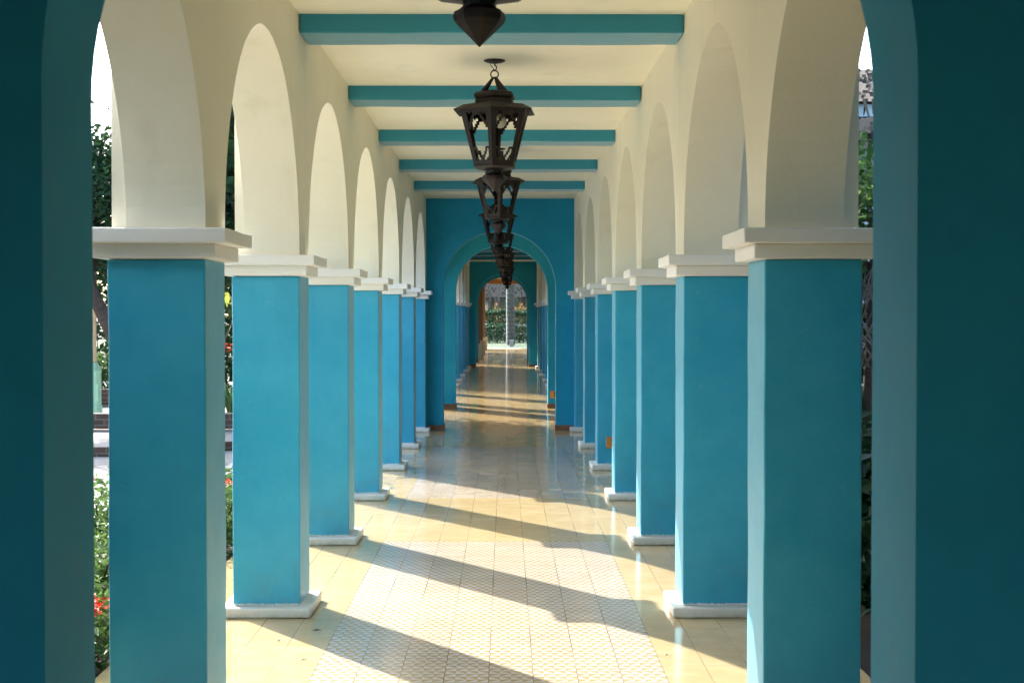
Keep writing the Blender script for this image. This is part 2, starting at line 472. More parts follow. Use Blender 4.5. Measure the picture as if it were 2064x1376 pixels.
def arcade_wall(name, side, ys, opening_rise, y_end0, y_end1, piers, label, group):
    """ys: list of (y0,y1) openings; piers: y-intervals over the columns that carry an outer pilaster"""
    xi = XL if side < 0 else XR
    xo = xi + side*TW
    mb = MB()
    N = 40
    # wall as vertical slices: boundary list along y with the underside height
    prof = [(y_end0, ZS)]
    for (a, b) in ys:
        c, r = (a+b)/2, (b-a)/2
        for k in range(N+1):
            t = math.pi*k/N
            wv = noise.noise(Vector((a*1.7, side*3.1, t*2.2)))*0.012 + noise.noise(Vector((a*1.3, side*5.1, t*7.0)))*0.004
            prof.append((c - r*math.cos(t), ZS + (opening_rise + wv)*math.sin(t)))
    prof.append((y_end1, ZS))
    top = ROOF
    vi = []
    for (y, z) in prof:
        mb.v += [(xi, y, z), (xi, y, top), (xo, y, z), (xo, y, top)]
    for i in range(len(prof)-1):
        a, b = 4*i, 4*i+4
        if abs(prof[i][0]-prof[i+1][0]) < 1e-6: continue
        fs = [(a, b, b+1, a+1), (a+2, a+3, b+3, b+2), (a, a+2, b+2, b), (a+1, b+1, b+3, a+3)]
        mb.f += fs; mb.m += [0]*4
    e = 4*(len(prof)-1)
    mb.f += [(0,1,3,2), (e, e+2, e+3, e+1)]; mb.m += [0,0]
    for (a, b) in piers:
        x0, x1 = sorted((xo - side*0.02, xo + side*0.055))
        mb.box(x0, x1, a, b, ZS+0.002, ROOF-0.05)
    o = mb.build(name, M_cream)
    return tag(o, label, "wall", group)

S1 = 2.37
col_y = [5.21 + S1*k for k in range(7)]             # fronts of columns 1..7
A0, A1 = 19.66, 19.97                               # cross wall A
B0, B1 = 24.30, 24.61
C0, C1 = 43.30, 43.61
D0, D1 = 47.70, 48.01
F0, F1 = 2.556, 2.865                               # front cross wall
op1 = [(F1, col_y[0])] + [(col_y[k]+CW, col_y[k+1]) for k in range(6)]
S2 = 2.72
col2_y = [25.75 + S2*k for k in range(7)]           # fronts in the far section, last one meets wall C
op2 = [(B1, col2_y[0])] + [(col2_y[k]+CW, col2_y[k+1]) for k in range(6)]
GW = "plastered arcade walls above the columns"
for side, word in ((-1, "left"), (1, "right")):
    arcade_wall("arcade_wall", side, op1, 1.0, F1, A0, [(y+0.012, y+CW-0.012) for y in col_y[:6]] + [(col_y[6]+0.012, A0)],
                f"cream plaster wall of tall round arches above the near {word} row of blue columns", GW)
    arcade_wall("arcade_wall", side, [(A1, B0)], 0.9, A1, B0, [],
                f"cream wall with one wide arch between the first two blue archways, {word} side", GW)
    arcade_wall("arcade_wall", side, op2, 1.0, B1, C0, [(y, y+CW) for y in col2_y],
                f"cream arched wall above the far {word} columns, seen through the blue archways", GW)
    arcade_wall("arcade_wall", side, [(C1, D0)], 0.9, C1, D0, [],
                f"cream wall with one wide arch between the last two blue archways, {word} side", GW)

# ------------------------------------------------------------------ cross walls with a round archway
def cross_wall(y0, y1, cx, half, zs, label, xl=-1.44, xr=1.29, skirt=True):
    N = 48
    mb = MB()
    pts = [(cx-half, 0.0)]
    for k in range(N+1):
        t = math.pi*k/N
        pts.append((cx - half*math.cos(t), zs + half*math.sin(t)))
    pts.append((cx+half, 0.0))
    top = ROOF
    def strip(pa, pb, flip):
        pass
    # front/back faces: left pier, right pier, fan above
    for y, s in ((y0, 1), (y1, -1)):
        b = len(mb.v)
        mb.v += [(xl, y, 0), (pts[0][0], y, 0), (pts[1][0], y, pts[1][1]), (xl, y, pts[1][1]), (xl, y, top)]
        mb.f += [(b, b+1, b+2, b+3)]; mb.m += [0]
        b2 = len(mb.v)
        mb.v += [(pts[-1][0], y, 0), (xr, y, 0), (xr, y, pts[-2][1]), (pts[-2][0], y, pts[-2][1]), (xr, y, top)]
        mb.f += [(b2, b2+1, b2+2, b2+3)]; mb.m += [0]
        arc = pts[1:-1]
        prev = None
        for k, (x, z) in enumerate(arc):
            i = len(mb.v); mb.v += [(x, y, z), (x, y, top)]
            if prev is not None:
                mb.f += [(prev, i, i+1, prev+1)]; mb.m += [0]
            prev = i
        # outer upper parts
        i = len(mb.v)
        mb.v += [(xl, y, zs), (arc[0][0], y, zs), (arc[0][0], y, top), (xl, y, top), (arc[-1][0], y, zs), (xr, y, zs), (xr, y, top), (arc[-1][0], y, top)]
        mb.f += [(i, i+1, i+2, i+3), (i+4, i+5, i+6, i+7)]; mb.m += [0, 0]
    # reveal
    b = len(mb.v)
    for (x, z) in pts: mb.v += [(x, y0, z), (x, y1, z)]
    for k in range(len(pts)-1):
        mb.f.append((b+2*k, b+2*k+1, b+2*k+3, b+2*k+2)); mb.m.append(0)
    # outer ends and top
    b = len(mb.v)
    mb.v += [(xl,y0,0),(xl,y1,0),(xl,y1,top),(xl,y0,top),(xr,y0,0),(xr,y1,0),(xr,y1,top),(xr,y0,top)]
    mb.f += [(b,b+1,b+2,b+3),(b+4,b+5,b+6,b+7),(b+3,b+2,b+6,b+7)]; mb.m += [0,0,0]
    o = mb.build("arch_wall", M_blue)
    bm = bmesh.new(); bm.from_mesh(o.data)
    bmesh.ops.remove_doubles(bm, verts=bm.verts, dist=1e-4); bmesh.ops.recalc_face_normals(bm, faces=bm.faces)
    bm.to_mesh(o.data); bm.free()
    tag(o, label, "archway", "blue cross walls with round archways")
    if skirt:
        for s in (-1, 1):
            e = cx + s*half; xx = xl if s < 0 else xr
            k = MB(); x0, x1 = sorted((e - s*0.014, max(XL+0.0, xx) if s < 0 else min(XR, xx)))
            k.box(x0, x1, y0-0.014, y1+0.014, 0.001, 0.075)
            sk = k.build("skirting", M_skirt, o)
    return o
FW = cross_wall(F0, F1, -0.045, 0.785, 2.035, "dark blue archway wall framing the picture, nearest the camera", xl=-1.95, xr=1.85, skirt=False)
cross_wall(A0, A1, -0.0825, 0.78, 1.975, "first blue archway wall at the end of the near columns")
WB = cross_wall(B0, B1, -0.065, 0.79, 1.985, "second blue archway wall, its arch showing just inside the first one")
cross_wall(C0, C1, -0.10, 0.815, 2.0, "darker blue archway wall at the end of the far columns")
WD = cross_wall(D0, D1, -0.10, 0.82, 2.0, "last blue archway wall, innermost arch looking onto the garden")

# ceiling and roof slab
mb = MB(); mb.box(XL, XR, F1, D1, ZC, ROOF)
tag(mb.build("ceiling", M_cream), kind="structure")
mb = MB(); mb.box(-1.62, 1.47, F0, D1+0.05, ROOF+0.002, ROOF+0.14)
tag(mb.build("roof_slab", M_cream), kind="structure")

# the dark lobby behind the camera
mb = MB()
mb.box(-1.95, -1.70, -2.3, F0, 0, ROOF); mb.box(1.60, 1.85, -2.3, F0, 0, ROOF)
mb.box(-1.70, -0.65, -2.3, -2.05, 0, ROOF); mb.box(0.55, 1.60, -2.3, -2.05, 0, ROOF); mb.box(-0.65, 0.55, -2.3, -2.05, 2.2, ROOF); mb.box(-1.95, 1.85, -2.3, F0, ROOF+0.002, ROOF+0.14)  # doorway gap added in the unseen back wall to light the front arch
tag(mb.build("lobby_wall", M_trim), "white plastered walls of the dark lobby behind the camera", "wall")
for side, word in ((-1, "left"), (1, "right")):  # unseen wings added so their sunlit facades bounce light onto the columns
    r_ = empty("building_wing", (side*6.2, -1.6, 0), f"{'tall white' if side < 0 else 'low sand coloured'} building wing joining the dark front archway on its {word}", "building", "building wings beside the front archway")
    hw = 6.0 if side < 0 else 3.8
    mb = MB(); mb.box(-4.2, 4.2, -4.0, 4.19, -0.12, hw); mb.build("walls", M_white if side < 0 else M_sand, r_)
    mb = MB(); mb.box(-4.35, 4.2, -4.1, 4.3, hw+.002, hw+.17) if side < 0 else mb.box(-4.2, 4.35, -4.1, 4.3, hw+.002, hw+.17); mb.build("roof", M_trim, r_)

# ------------------------------------------------------------------ columns
ORD = ["first", "second", "third", "fourth", "fifth", "sixth", "seventh"]
def make_column(seed, depth=CW, engaged=False):
    root = empty("blue_column", (0, 0, 0))
    d0, d1 = -CW/2, -CW/2 + depth
    back = d1 if engaged else None
    e = (lambda p: d1 - 0.001 if engaged else d1 + p)
    link("shaft", rough_box((-CW/2, CW/2, d0, d1, 0, 1.815-0.055), "shaft", 0.008, 0.10, 0.0035, seed), M_shaft, root, (0, 0, 0.055))
    link("plinth", rough_box((-CW/2-.062, CW/2+.062, d0-.065, e(.062), 0, 0.055), "plinth", 0.011, 0.08, 0.004, seed+3, 4, 3), M_plinth, root)
    low = link("capital", rough_box((-CW/2-.045, CW/2+.045, d0-.04, e(.045), 1.815, 1.870), "capital", 0.006, 0.09, 0.003, seed+5, 4), M_trim, root)
    link("abacus", rough_box((-CW/2-.09, CW/2+.09, d0-.085, e(.09), 1.870, 1.925), "abacus", 0.006, 0.09, 0.0035, seed+9, 4), M_trim, low)
    return root

CLL = XL - CW/2; CLR = XR + CW/2
protoL, protoR = make_column(1), make_column(21)
protoLe, protoRe = make_column(2, A0-col_y[6], True), make_column(22, A0-col_y[6], True)
GL = "blue square columns along the left side"; GR = "blue square columns along the right side"
left_txt = ["deep blue square column on the left, nearest the dark front archway",
            "light blue column on the left, second from the dark front archway",
            "light blue column on the left, third from the dark front archway",
            "light blue column on the left, fourth from the dark front archway",
            "light blue column on the left, fifth from the dark front archway",
            "light blue column on the left, sixth from the dark front archway",
            "narrow blue half column built against the first archway wall, left side"]
right_txt = ["dark teal square column on the right, nearest the dark front archway",
             "teal column on the right, second from the front, sunlit on its inner side",
             "teal column on the right, third from the dark front archway",
             "teal column on the right, fourth from the dark front archway",
             "teal column on the right with an orange socket plate near its foot",
             "teal column on the right, sixth from the dark front archway",
             "narrow teal half column on the right, built against the first archway wall"]
for k, y in enumerate(col_y):
    for side, proto, pe, cx, grp, txt in ((-1, protoL, protoLe, CLL, GL, left_txt), (1, protoR, protoRe, CLR, GR, right_txt)):
        if k == 6: o = pe
        else: o = proto if k == 0 else copy_tree(proto)
        o.location = (cx, y + CW/2, 0)
        tag(o, txt[k], "column", grp)
for k, y in enumerate(col2_y):
    for side, proto, cx, word in ((-1, protoL, CLL, "left"), (1, protoR, CLR, "right")):
        o = copy_tree(proto); o.location = (cx, y + CW/2, 0)
        tag(o, f"{ORD[k]} of the far {word} blue columns counted from the second archway", "column",
            f"far blue columns on the {word} beyond the second archway")

# ------------------------------------------------------------------ ceiling beams
def beam(y, seed, label):
    me = rough_box((XL+0.003, XR-0.003, y-0.01, y+CW-0.03, ZC-0.10, ZC+0.02), "ceiling_beam", 0.010, 0.10, 0.0045, seed, 3)
    tag(link("ceiling_beam", me, M_beam), label, "beam", "blue beams across the ceiling")
for k, y in enumerate(col_y[:6]):
    nm = ["blue ceiling beam above the nearest pair of columns, just out of the top",
          "widest blue ceiling beam in view, along the top of the picture",
          "blue ceiling beam just behind the big hanging lantern's hook, second in view",
          "third blue ceiling beam in view, level with the lantern's glassless frame",
          "fourth blue ceiling beam in view, level with the big lantern's base",
          "last blue ceiling beam before the first archway wall, shortest in view"][k]
    beam(y, 40+k, nm)
for k, y in enumerate(col2_y[:6]):
    beam(y, 60+k, f"{ORD[k]} blue ceiling beam beyond the second archway")

# ------------------------------------------------------------------ lanterns
def make_lantern():
    root = empty("hanging_lantern", (0, 0, 0))
    c30 = math.cos(R(30))
    a0 = R(-90)                       # one corner faces the camera
    m = MB(); m.lathe([(0.0, 0.0), (0.066, -0.001), (0.068, -0.006), (0.05, -0.014), (0.018, -0.02), (0.0, -0.021)], 28, cap=False)
    m.build("ceiling_canopy", M_rust, root, smooth=True)
    m = MB(); m.tube([(0,0,-0.012), (0.002,0,-0.03), (0.012,0,-0.04), (0.012,0,-0.056), (0,0,-0.066), (-0.010,0,-0.058)], 0.0045, 8)
    m.tube([(-0.02,0.0,-0.012), (-0.024,0.004,-0.03), (-0.008,0.0,-0.05), (0.0,0,-0.07)], 0.0022, 6)
    m.build("hook", M_rust, root, smooth=True)
    m = MB(); m.tube([(0.024*math.cos(t), 0, -0.088+0.024*math.sin(t)) for t in [2*math.pi*i/20 for i in range(20)]], 0.0045, 8, closed=True)
    m.build("ring", M_rust, root, smooth=True)
    for a in (R(-48), R(158), R(184)):
        m = MB(); d = Vector((math.cos(a), math.sin(a), 0)); t = Vector((-d.y, d.x, 0))
        p0 = Vector((0,0,-0.106)) + d*0.008; p1 = Vector((0,0,-0.205)) + d*0.088
        w0, w1 = 0.010, 0.040; nn = (p1-p0).normalized().cross(t)*0.003
        vs = [p0-t*w0-nn, p0+t*w0-nn, p1+t*w1-nn, p1-t*w1-nn, p0-t*w0+nn, p0+t*w0+nn, p1+t*w1+nn, p1-t*w1+nn]
        m.add(vs, [(0,3,2,1),(4,5,6,7),(0,1,5,4),(1,2,6,5),(2,3,7,6),(3,0,4,7)])
        m.build("strap", M_rust, root)
    k = 1/c30
    m = MB(); m.lathe([(0.0,-0.196), (0.085*k,-0.198), (0.112*k,-0.206), (0.122*k,-0.222), (0.120*k,-0.238), (0.112*k,-0.248), (0.112*k,-0.252), (0.115*k,-0.256), (0.115*k,-0.282)], 6, a0=a0, cap=False)
    m.build("crown", M_rust, root)
    m = MB(); m.lathe([(0.05*k,-0.274), (0.128*k,-0.276), (0.135*k,-0.280), (0.185*k,-0.288), (0.238*k,-0.318), (0.243*k,-0.324), (0.239*k,-0.329), (0.205*k,-0.313), (0.19*k,-0.312), (0.05*k,-0.31)], 6, a0=a0, cap=True)
    m.build("brim", M_rust, root)
    zt, zb, rt, rb = -0.312, -0.660, 0.200*k, 0.116*k
    V = []
    for i in range(6):
        a = a0 + i*math.pi/3
        V.append((Vector((rt*math.cos(a), rt*math.sin(a), zt)), Vector((rb*math.cos(a), rb*math.sin(a), zb))))
    def plate(mbx, T0, T1, B0_, B1_, u0, u1, v0, v1, th=0.004):
        def pt(u, v): return (T0*(1-u)+T1*u)*(1-v) + (B0_*(1-u)+B1_*u)*v
        n_ = (T1-T0).cross(B0_-T0).normalized()*th
        q = [pt(u0,v0), pt(u1,v0), pt(u1,v1), pt(u0,v1)]
        mbx.add([p-n_ for p in q] + [p+n_ for p in q], [(0,1,2,3),(7,6,5,4),(0,4,5,1),(1,5,6,2),(2,6,7,3),(3,7,4,0)])
    for i in range(6):
        T0, B0_ = V[i]; T1, B1_ = V[(i+1) % 6]; Tm, Bm = V[i-1]
        m = MB()
        plate(m, T0, T1, B0_, B1_, 0.0, 0.135, 0, 1, 0.005); plate(m, T0, Tm, B0_, Bm, 0.0, 0.135, 0, 1, 0.005)
        cc = (T0*1.0, B0_*1.0)
        m.tube([T0*1.0 + Vector((T0.x, T0.y, 0))*0.0, B0_], 0.0065, 6)
        m.build("corner_post", M_rust, root)
    for i in range(6):
        T0, B0_ = V[i]; T1, B1_ = V[(i+1) % 6]
        m = MB()
        def both(u0, u1, v0, v1):
            plate(m, T0, T1, B0_, B1_, u0, u1, v0, v1); plate(m, T0, T1, B0_, B1_, 1-u1, 1-u0, v0, v1)
        plate(m, T0, T1, B0_, B1_, 0.1, 0.9, 0.0, 0.085)
        both(0.12, 0.165, 0.085, 0.36); both(0.45, 0.5, 0.085, 0.14); both(0.24, 0.29, 0.085, 0.115)
        for q, (u, v) in enumerate([(0.385, 0.085), (0.325, 0.14), (0.265, 0.195), (0.205, 0.25), (0.155, 0.305)]):
            both(u-0.012, u+0.062, v, v+0.066)
        m.build("upper_fretwork", M_rust, root); m = MB()
        plate(m, T0, T1, B0_, B1_, 0.1, 0.9, 0.925, 1.0)
        both(0.12, 0.30, 0.69, 0.73); both(0.255, 0.315, 0.73, 0.785); both(0.30, 0.375, 0.775, 0.83); both(0.36, 0.435, 0.82, 0.875); both(0.42, 0.5, 0.865, 0.93)
        both(0.12, 0.16, 0.73, 0.93); both(0.21, 0.27, 0.885, 0.93)
        m.build("lower_fretwork", M_rust, root)
    m = MB(); m.lathe([(0.05,-0.652), (0.119*k,-0.654), (0.124*k,-0.662), (0.124*k,-0.670), (0.112*k,-0.678), (0.05*k,-0.690), (0.044*k,-0.702)], 6, a0=a0)
    m.build("base_plate", M_rust, root)
    m = MB(); m.lathe([(0.042*k,-0.695), (0.042*k,-0.706), (0.05*k,-0.714), (0.063*k,-0.722), (0.0665*k,-0.736), (0.064*k,-0.748), (0.050*k,-0.766), (0.026*k,-0.792), (0.002,-0.820)], 8, a0=a0+R(10))
    m.build("finial", M_rust, root)
    m = MB()
    m.tube([(0.035,0.01,-0.312), (0.035,0.01,-0.35)], 0.014, 10)
    m.build("socket", M_dark, root, smooth=True)
    m = MB(); m.lathe([(0.0,-0.425), (0.022,-0.418), (0.037,-0.400), (0.041,-0.380), (0.034,-0.358), (0.016,-0.342), (0.014,-0.335)], 20, c=(0.035, 0.01))
    m.build("bulb", M_bulb, root, smooth=True)
    return root
lan = make_lantern()
LAN = [(-0.075, 4.10), (-0.069, 8.94), (-0.069, 13.70), (-0.092, 18.45), (-0.07, 22.15), (-0.05, 26.9), (-0.03, 30.2), (0.0, 35.0), (0.03, 40.4), (0.05, 45.6)]
lan_txt = ["nearest black lantern, only its pointed finial hanging into the top of the picture",
           "big rusty iron lantern hanging in full view below its ceiling hook",
           "rusty lantern showing directly under the finial of the big lantern",
           "lantern in front of the first blue archway, third of those in view below the ceiling",
           "lantern hanging between the first and second blue archways",
           "first lantern beyond the second archway", "second lantern beyond the second archway",
           "third lantern beyond the second archway", "fourth lantern beyond the second archway",
           "last and lowest lantern in the row, tip above the garden view"]
for i, (x, y) in enumerate(LAN):
    o = lan if i == 0 else copy_tree(lan)
    o.location = (x, y, ZC); o.rotation_euler = (0, 0, R([0, -5, 6, -9, 4, 0, 7, -6, 3, 0][i]))
    tag(o, lan_txt[i], "lantern", "iron lanterns hanging in a row under the ceiling")

# ------------------------------------------------------------------ socket plates
def socket_plate(x, y, z, label, sx=0.085, sz=0.115, mat=None):
    r_ = empty("socket_plate", (x, y, z), label, "socket", "small plates low on the walls")
    link("cover", rough_box((-sx/2, sx/2, -0.02, 0.0, -sz/2, sz/2), "cover", 0.005, 0.2, 0.0), mat or M_plate, r_)
    m = MB(); m.box(0.012, 0.034, -0.0225, -0.015, 0.008, 0.042); m.box(0.012, 0.034, -0.0225, -0.015, -0.032, -0.004)
    m.build("hole", M_dark, r_)
socket_plate(1.085, col_y[4]-0.002, 0.285, "orange socket plate near the foot of the fifth right column")
socket_plate(0.815, B0-0.003, 0.235, "orange socket plate low on the second archway wall, right side", 0.10, 0.12)

# ------------------------------------------------------------------ far orange porch
for k, y in enumerate((50.6, 57.0, 63.4)):
    r_ = empty("porch_column", (-1.17, y, 0), ["nearest orange column with sandy base beyond the last archway", "middle orange column with sandy base beyond the last archway",
               "orange column at the end of the tiles, small brown plate on its base"][k], "column", "orange columns of the far porch")
    link("shaft", rough_box((-0.26, 0.26, -0.26, 0.26, 0.55, 3.2), "shaft", 0.012, 0.3, 0.002, 80+k), M_orange, r_)
    link("base", rough_box((-0.33, 0.35, -0.33, 0.33, 0.0, 0.56), "base", 0.012, 0.3, 0.002, 84+k), M_sand, r_)
    if k == 2:
        m = MB(); m.box(0.08, 0.24, -0.345, -0.32, 0.27, 0.36); m.build("plate", M_skirt, r_)
mb = MB(); mb.box(-1.5, 1.9, D1+0.06, 66.0, 3.2, 3.6)
pr = empty("porch", (0, 0, 0), "orange porch roof and lintel beyond the last archway", "porch")
mb.build("roof", M_orange, pr)
mb = MB(); mb.box(-1.45, 1.85, 65.4, 65.95, 2.98, 3.199); mb.box(-1.45, -0.95, D1+0.08, 65.39, 3.0, 3.199)
mb.build("lintel", M_orange, pr)
mb = MB(); mb.box(1.45, 1.85, D1+0.06, 66.0, 0.0, 3.198)
tag(mb.build("porch_wall", M_orange), "orange side wall of the far porch, right of the last archway", "wall")

# ------------------------------------------------------------------ vegetation
def leaf_mesh(name, pos, size, up=0.35, aspect=2.1, droop=0.0, axis=None):
    """many small folded leaves; pos Nx3, size N"""
    N = len(pos)
    d = rng.normal(size=(N, 3)); d[:, 2] = d[:, 2]*0.6 - droop
    if axis is not None: d = axis + 0.35*d
    d /= np.linalg.norm(d, axis=1, keepdims=True) + 1e-9
    nrm = rng.normal(size=(N, 3)); nrm[:, 2] += up*3
    s = np.cross(d, nrm); s /= np.linalg.norm(s, axis=1, keepdims=True) + 1e-9
    nn = np.cross(s, d)
    L = size[:, None]; W = L/aspect/2
    p0 = pos - d*L*0.5
    pm = pos - nn*W*0.35
    p1 = pos + d*L*0.5 - nn*L*0.12
    a = pos + s*W + nn*W*0.25 - d*L*0.05
    b = pos - s*W + nn*W*0.25 - d*L*0.05
    V = np.stack([p0, a, p1, b, pm], axis=1).reshape(-1, 3)
    me = bpy.data.meshes.new(name)
    idx = np.arange(N)[:, None]*5
    F = np.concatenate([idx+[0,1,4], idx+[1,2,4], idx+[2,3,4], idx+[3,0,4]], axis=1).reshape(-1, 3)
    me.vertices.add(len(V)); me.vertices.foreach_set("co", V.ravel())
    me.loops.add(F.size); me.loops.foreach_set("vertex_index", F.ravel().astype(np.int32))
    me.polygons.add(len(F)); me.polygons.foreach_set("loop_start", np.arange(0, F.size, 3, dtype=np.int32))
    me.polygons.foreach_set("loop_total", np.full(len(F), 3, dtype=np.int32))
    me.update(calc_edges=True)
    return me

def clumps(c, r, n_cl, per, cl_r, shell=0.55, hole=0.0):
    """leaf positions grouped in clumps spread through an ellipsoid"""
    out = []
    c = np.array(c); r = np.array(r)
    for _ in range(n_cl):
        d = rng.normal(size=3); d /= np.linalg.norm(d)
        q = c + r*d*(shell + (1-shell)*rng.random())**1.0
        p = rng.normal(size=(per, 3))*cl_r*(0.6+0.8*rng.random())
        out.append(q+p)
    return np.concatenate(out)

def tree(name, base, crown_c, crown_r, n_cl, per, cl_r, leaf, label, cat="tree", mat=None, limbs=6, tr=0.13, group=None, bend=None, slope=None, up=0.35):
    root = empty(name, base, label, cat, group)
    b = Vector(base); cc = Vector(crown_c) - b
    m = MB()
    mid = Vector(bend) - b if bend else Vector((cc.x*0.35, cc.y*0.35, cc.z*0.5))
    m.tube([(0,0,-0.1), tuple(mid*0.5), tuple(mid), tuple(mid*0.4+cc*0.6)], [tr*1.2, tr, tr*0.8, tr*0.5], 9)
    for k in range(limbs):
        d = Vector((random.uniform(-1,1), random.uniform(-1,1), random.uniform(-0.3,1)))
        e = cc + Vector((d.x*crown_r[0], d.y*crown_r[1], d.z*crown_r[2]))*0.7
        s = mid.lerp(cc, random.uniform(0.0, 0.5))
        m.tube([tuple(s), tuple(s.lerp(e, 0.5)+Vector((0,0,0.12))), tuple(e)], [tr*0.45, tr*0.28, tr*0.08], 6)
    m.build("trunk", M_bark, root, smooth=True)
    p = clumps(cc, crown_r, n_cl, per, cl_r)
    if slope:                       # keep the crown clear of the open gap beside it
        q = (p[:, 0]+base[0])/np.maximum(p[:, 1]+base[1], 0.5)
        p = p[(q > slope[0]) & (q < slope[1])]
    link("crown", leaf_mesh("crown", p, leaf*(0.6+0.8*rng.random(len(p))), droop=0.25), mat or M_leaf, root)
    return root

# left garden
tree("bay_tree", (-2.75, 3.9, -0.1), (-2.9, 3.9, 1.5), (0.75, 1.0, 1.25), 190, 45, 0.16, 0.14,  # unseen tree added to darken the front bay
     "dense dark tree just outside the dim front bay, past the left edge", tr=0.07, limbs=6, slope=(-99, -0.335))
tree("bay_tree", (2.55, 4.0, -0.1), (2.75, 3.9, 2.4), (0.85, 1.4, 2.4), 380, 45, 0.16, 0.14,  # unseen counterpart, added to darken the bay from the right
     "dense dark tree just outside the dim front bay, past the right edge", tr=0.07, limbs=6, slope=(0.31, 99))
for i, (x, y, rx) in enumerate([(-4.75, 6.3, 1.7), (-7.4, 6.0, 1.3), (-10.3, 6.2, 1.3)]):  # unseen trees added to shade the left wing's facade
    tree("shade_tree", (x, y, -0.1), (x, y, 3.6 if i == 0 else 1.5), (rx, 1.5 if i == 0 else 1.0, 3.3 if i == 0 else 1.0), 330 if i == 0 else 90, 45, 0.25, 0.2,
         ["dark tree in front of the left building wing, nearest the archway", "dark tree in front of the left building wing, middle one", "dark tree in front of the left building wing, outermost"][i], tr=0.12, limbs=8, slope=(-99, -0.34))
tree("leaning_tree", (-4.75, 19.4, 0.1), (-6.1, 20.2, 3.15), (1.6, 1.9, 1.0), 520, 60, 0.16, 0.095,
     "dense green tree with a leaning trunk seen left of the nearest left column", bend=(-5.55, 19.1, 1.92), tr=0.11)
tree("shade_tree", (-4.3, 23.6, 0.1), (-4.3, 22.9, 4.4), (1.35, 3.6, 2.4), 210, 85, 0.27, 0.20,
     "tall dark tree seen in the gap between the two nearest left columns", tr=0.16, limbs=9, slope=(-0.268, 0))
tree("shade_tree", (-4.6, 34.5, 0.1), (-4.4, 38.3, 4.2), (1.6, 3.6, 2.9), 170, 70, 0.32, 0.24,
     "tall dark tree farther back on the left, shading the far columns", tr=0.16, limbs=9)
tree("shade_tree", (-4.9, 57.5, 0.1), (-4.6, 57.0, 4.0), (1.6, 7.5, 3.2), 260, 44, 0.34, 0.28,  # tree added to throw shade over the far porch floor
     "tall dark tree on the left beside the far orange porch", tr=0.16, limbs=8)
tree("shade_tree", (-4.8, 43.5, 0.1), (-4.5, 43.6, 4.2), (1.6, 4.6, 2.9), 190, 70, 0.32, 0.25,
     "tall dark tree on the left beside the last archways", tr=0.16, limbs=8)

def hedge_box(name, x0, x1, y0, y1, z0, z1, nleaf, leaf, mat, label, cat="hedge", group=None):
    root = empty(name, ((x0+x1)/2, (y0+y1)/2, z0), label, cat, group)
    c = np.array([(x0+x1)/2, (y0+y1)/2, z0])
    p = np.stack([rng.uniform(x0, x1, nleaf), rng.uniform(y0, y1, nleaf), rng.uniform(z0, z1, nleaf)], 1)
    # pull leaves towards the skin of the hedge
    for ax, (a, b) in enumerate(((x0, x1), (y0, y1))):
        k = rng.random(nleaf) < 0.3
        p[k, ax] = np.where(rng.random(k.sum()) < 0.5, a, b) + rng.normal(0, leaf*0.5, k.sum())
    k = rng.random(nleaf) < 0.35
    p[k, 2] = z1 + rng.normal(0, leaf*0.6, k.sum())
    p[:, 2] += 0.06*np.sin(p[:, 0]*3.1+p[:, 1]*2.3)
    link("foliage", leaf_mesh("foliage", p-c, leaf*(0.6+0.8*rng.random(nleaf))), mat, root)
    m = MB()
    for _ in range(14):
        x, y = random.uniform(x0, x1), random.uniform(y0, y1)
        m.tube([(x-c[0], y-c[1], -0.1), (x-c[0]+random.uniform(-.1,.1), y-c[1]+random.uniform(-.1,.1), (z1-z0)*0.8)], [0.015, 0.005], 5)
    m.build("stems", M_bark, root)
    return root
hedge_box("hedge", -11, -3.4, 40.0, 41.2, 0.1, 3.0, 9000, 0.26, M_leaf, "dark tall hedge closing the garden behind the left trees")
hedge_box("hedge", -4.6, -3.7, 29.0, 48.5, -0.09, 2.3, 14000, 0.17, M_leaf, "dark clipped hedge along the far columns, left side")  # hedge added to cut the light entering the far section
mb = MB(); mb.box(2.3, 2.6, 25.5, 66.0, -0.12, 4.2)  # unseen wall added to block the sky right of the far section
tag(mb.build("boundary_wall", M_brick), "long brown brick wall running beside the far columns, right side", "wall")
hedge_box("hedge", 1.95, 2.75, 12.2, 24.0, -0.09, 2.7, 12000, 0.15, M_leaf, "tall dark hedge right behind the right columns")  # hidden hedge added to keep low sky light off the right columns
hedge_box("hedge", -10.5, -5.2, 27.0, 28.0, 0.1, 2.6, 9000, 0.16, M_leaf, "dark hedge behind the pale green lamp post")

def shrub(name, x, y, z, rx, ry, h, n, leaf, mat, label, flowers=0, cat="shrub", group=None, fl=0.05):
    root = empty(name, (x, y, z), label, cat, group)
    p = clumps((0, 0, h*0.5), (rx, ry, h*0.48), n//14, 14, 0.07, shell=0.45)
    p = p[p[:, 2] > 0.02]
    link("foliage", leaf_mesh("foliage", p, leaf*(0.6+0.8*rng.random(len(p))), up=0.5), mat, root)
    m = MB()
    for _ in range(9):
        a = random.uniform(0, 6.28); q = random.uniform(0.3, 0.85)
        m.tube([(0.1*math.cos(a), 0.1*math.sin(a), -0.08), (rx*q*0.6*math.cos(a), ry*q*0.6*math.sin(a), h*0.45), (rx*q*math.cos(a), ry*q*math.sin(a), h*0.85)], [0.012, 0.008, 0.004], 5)
    m.build("stems", M_bark, root)
    for _ in range(flowers):
        a = random.uniform(0, 6.28); q = random.uniform(0.2, 0.95); zz = h*(0.62+0.45*math.sqrt(1-q*q))
        c = np.array([rx*q*math.cos(a), ry*q*math.sin(a), zz])
        pp = c + rng.normal(size=(16, 3))*np.array([fl*0.55, fl*0.55, fl*0.25])
        link("flower_head", leaf_mesh("flower_head", pp, np.full(16, fl*0.75), up=1.0, aspect=1.3), M_red, root)
    return root
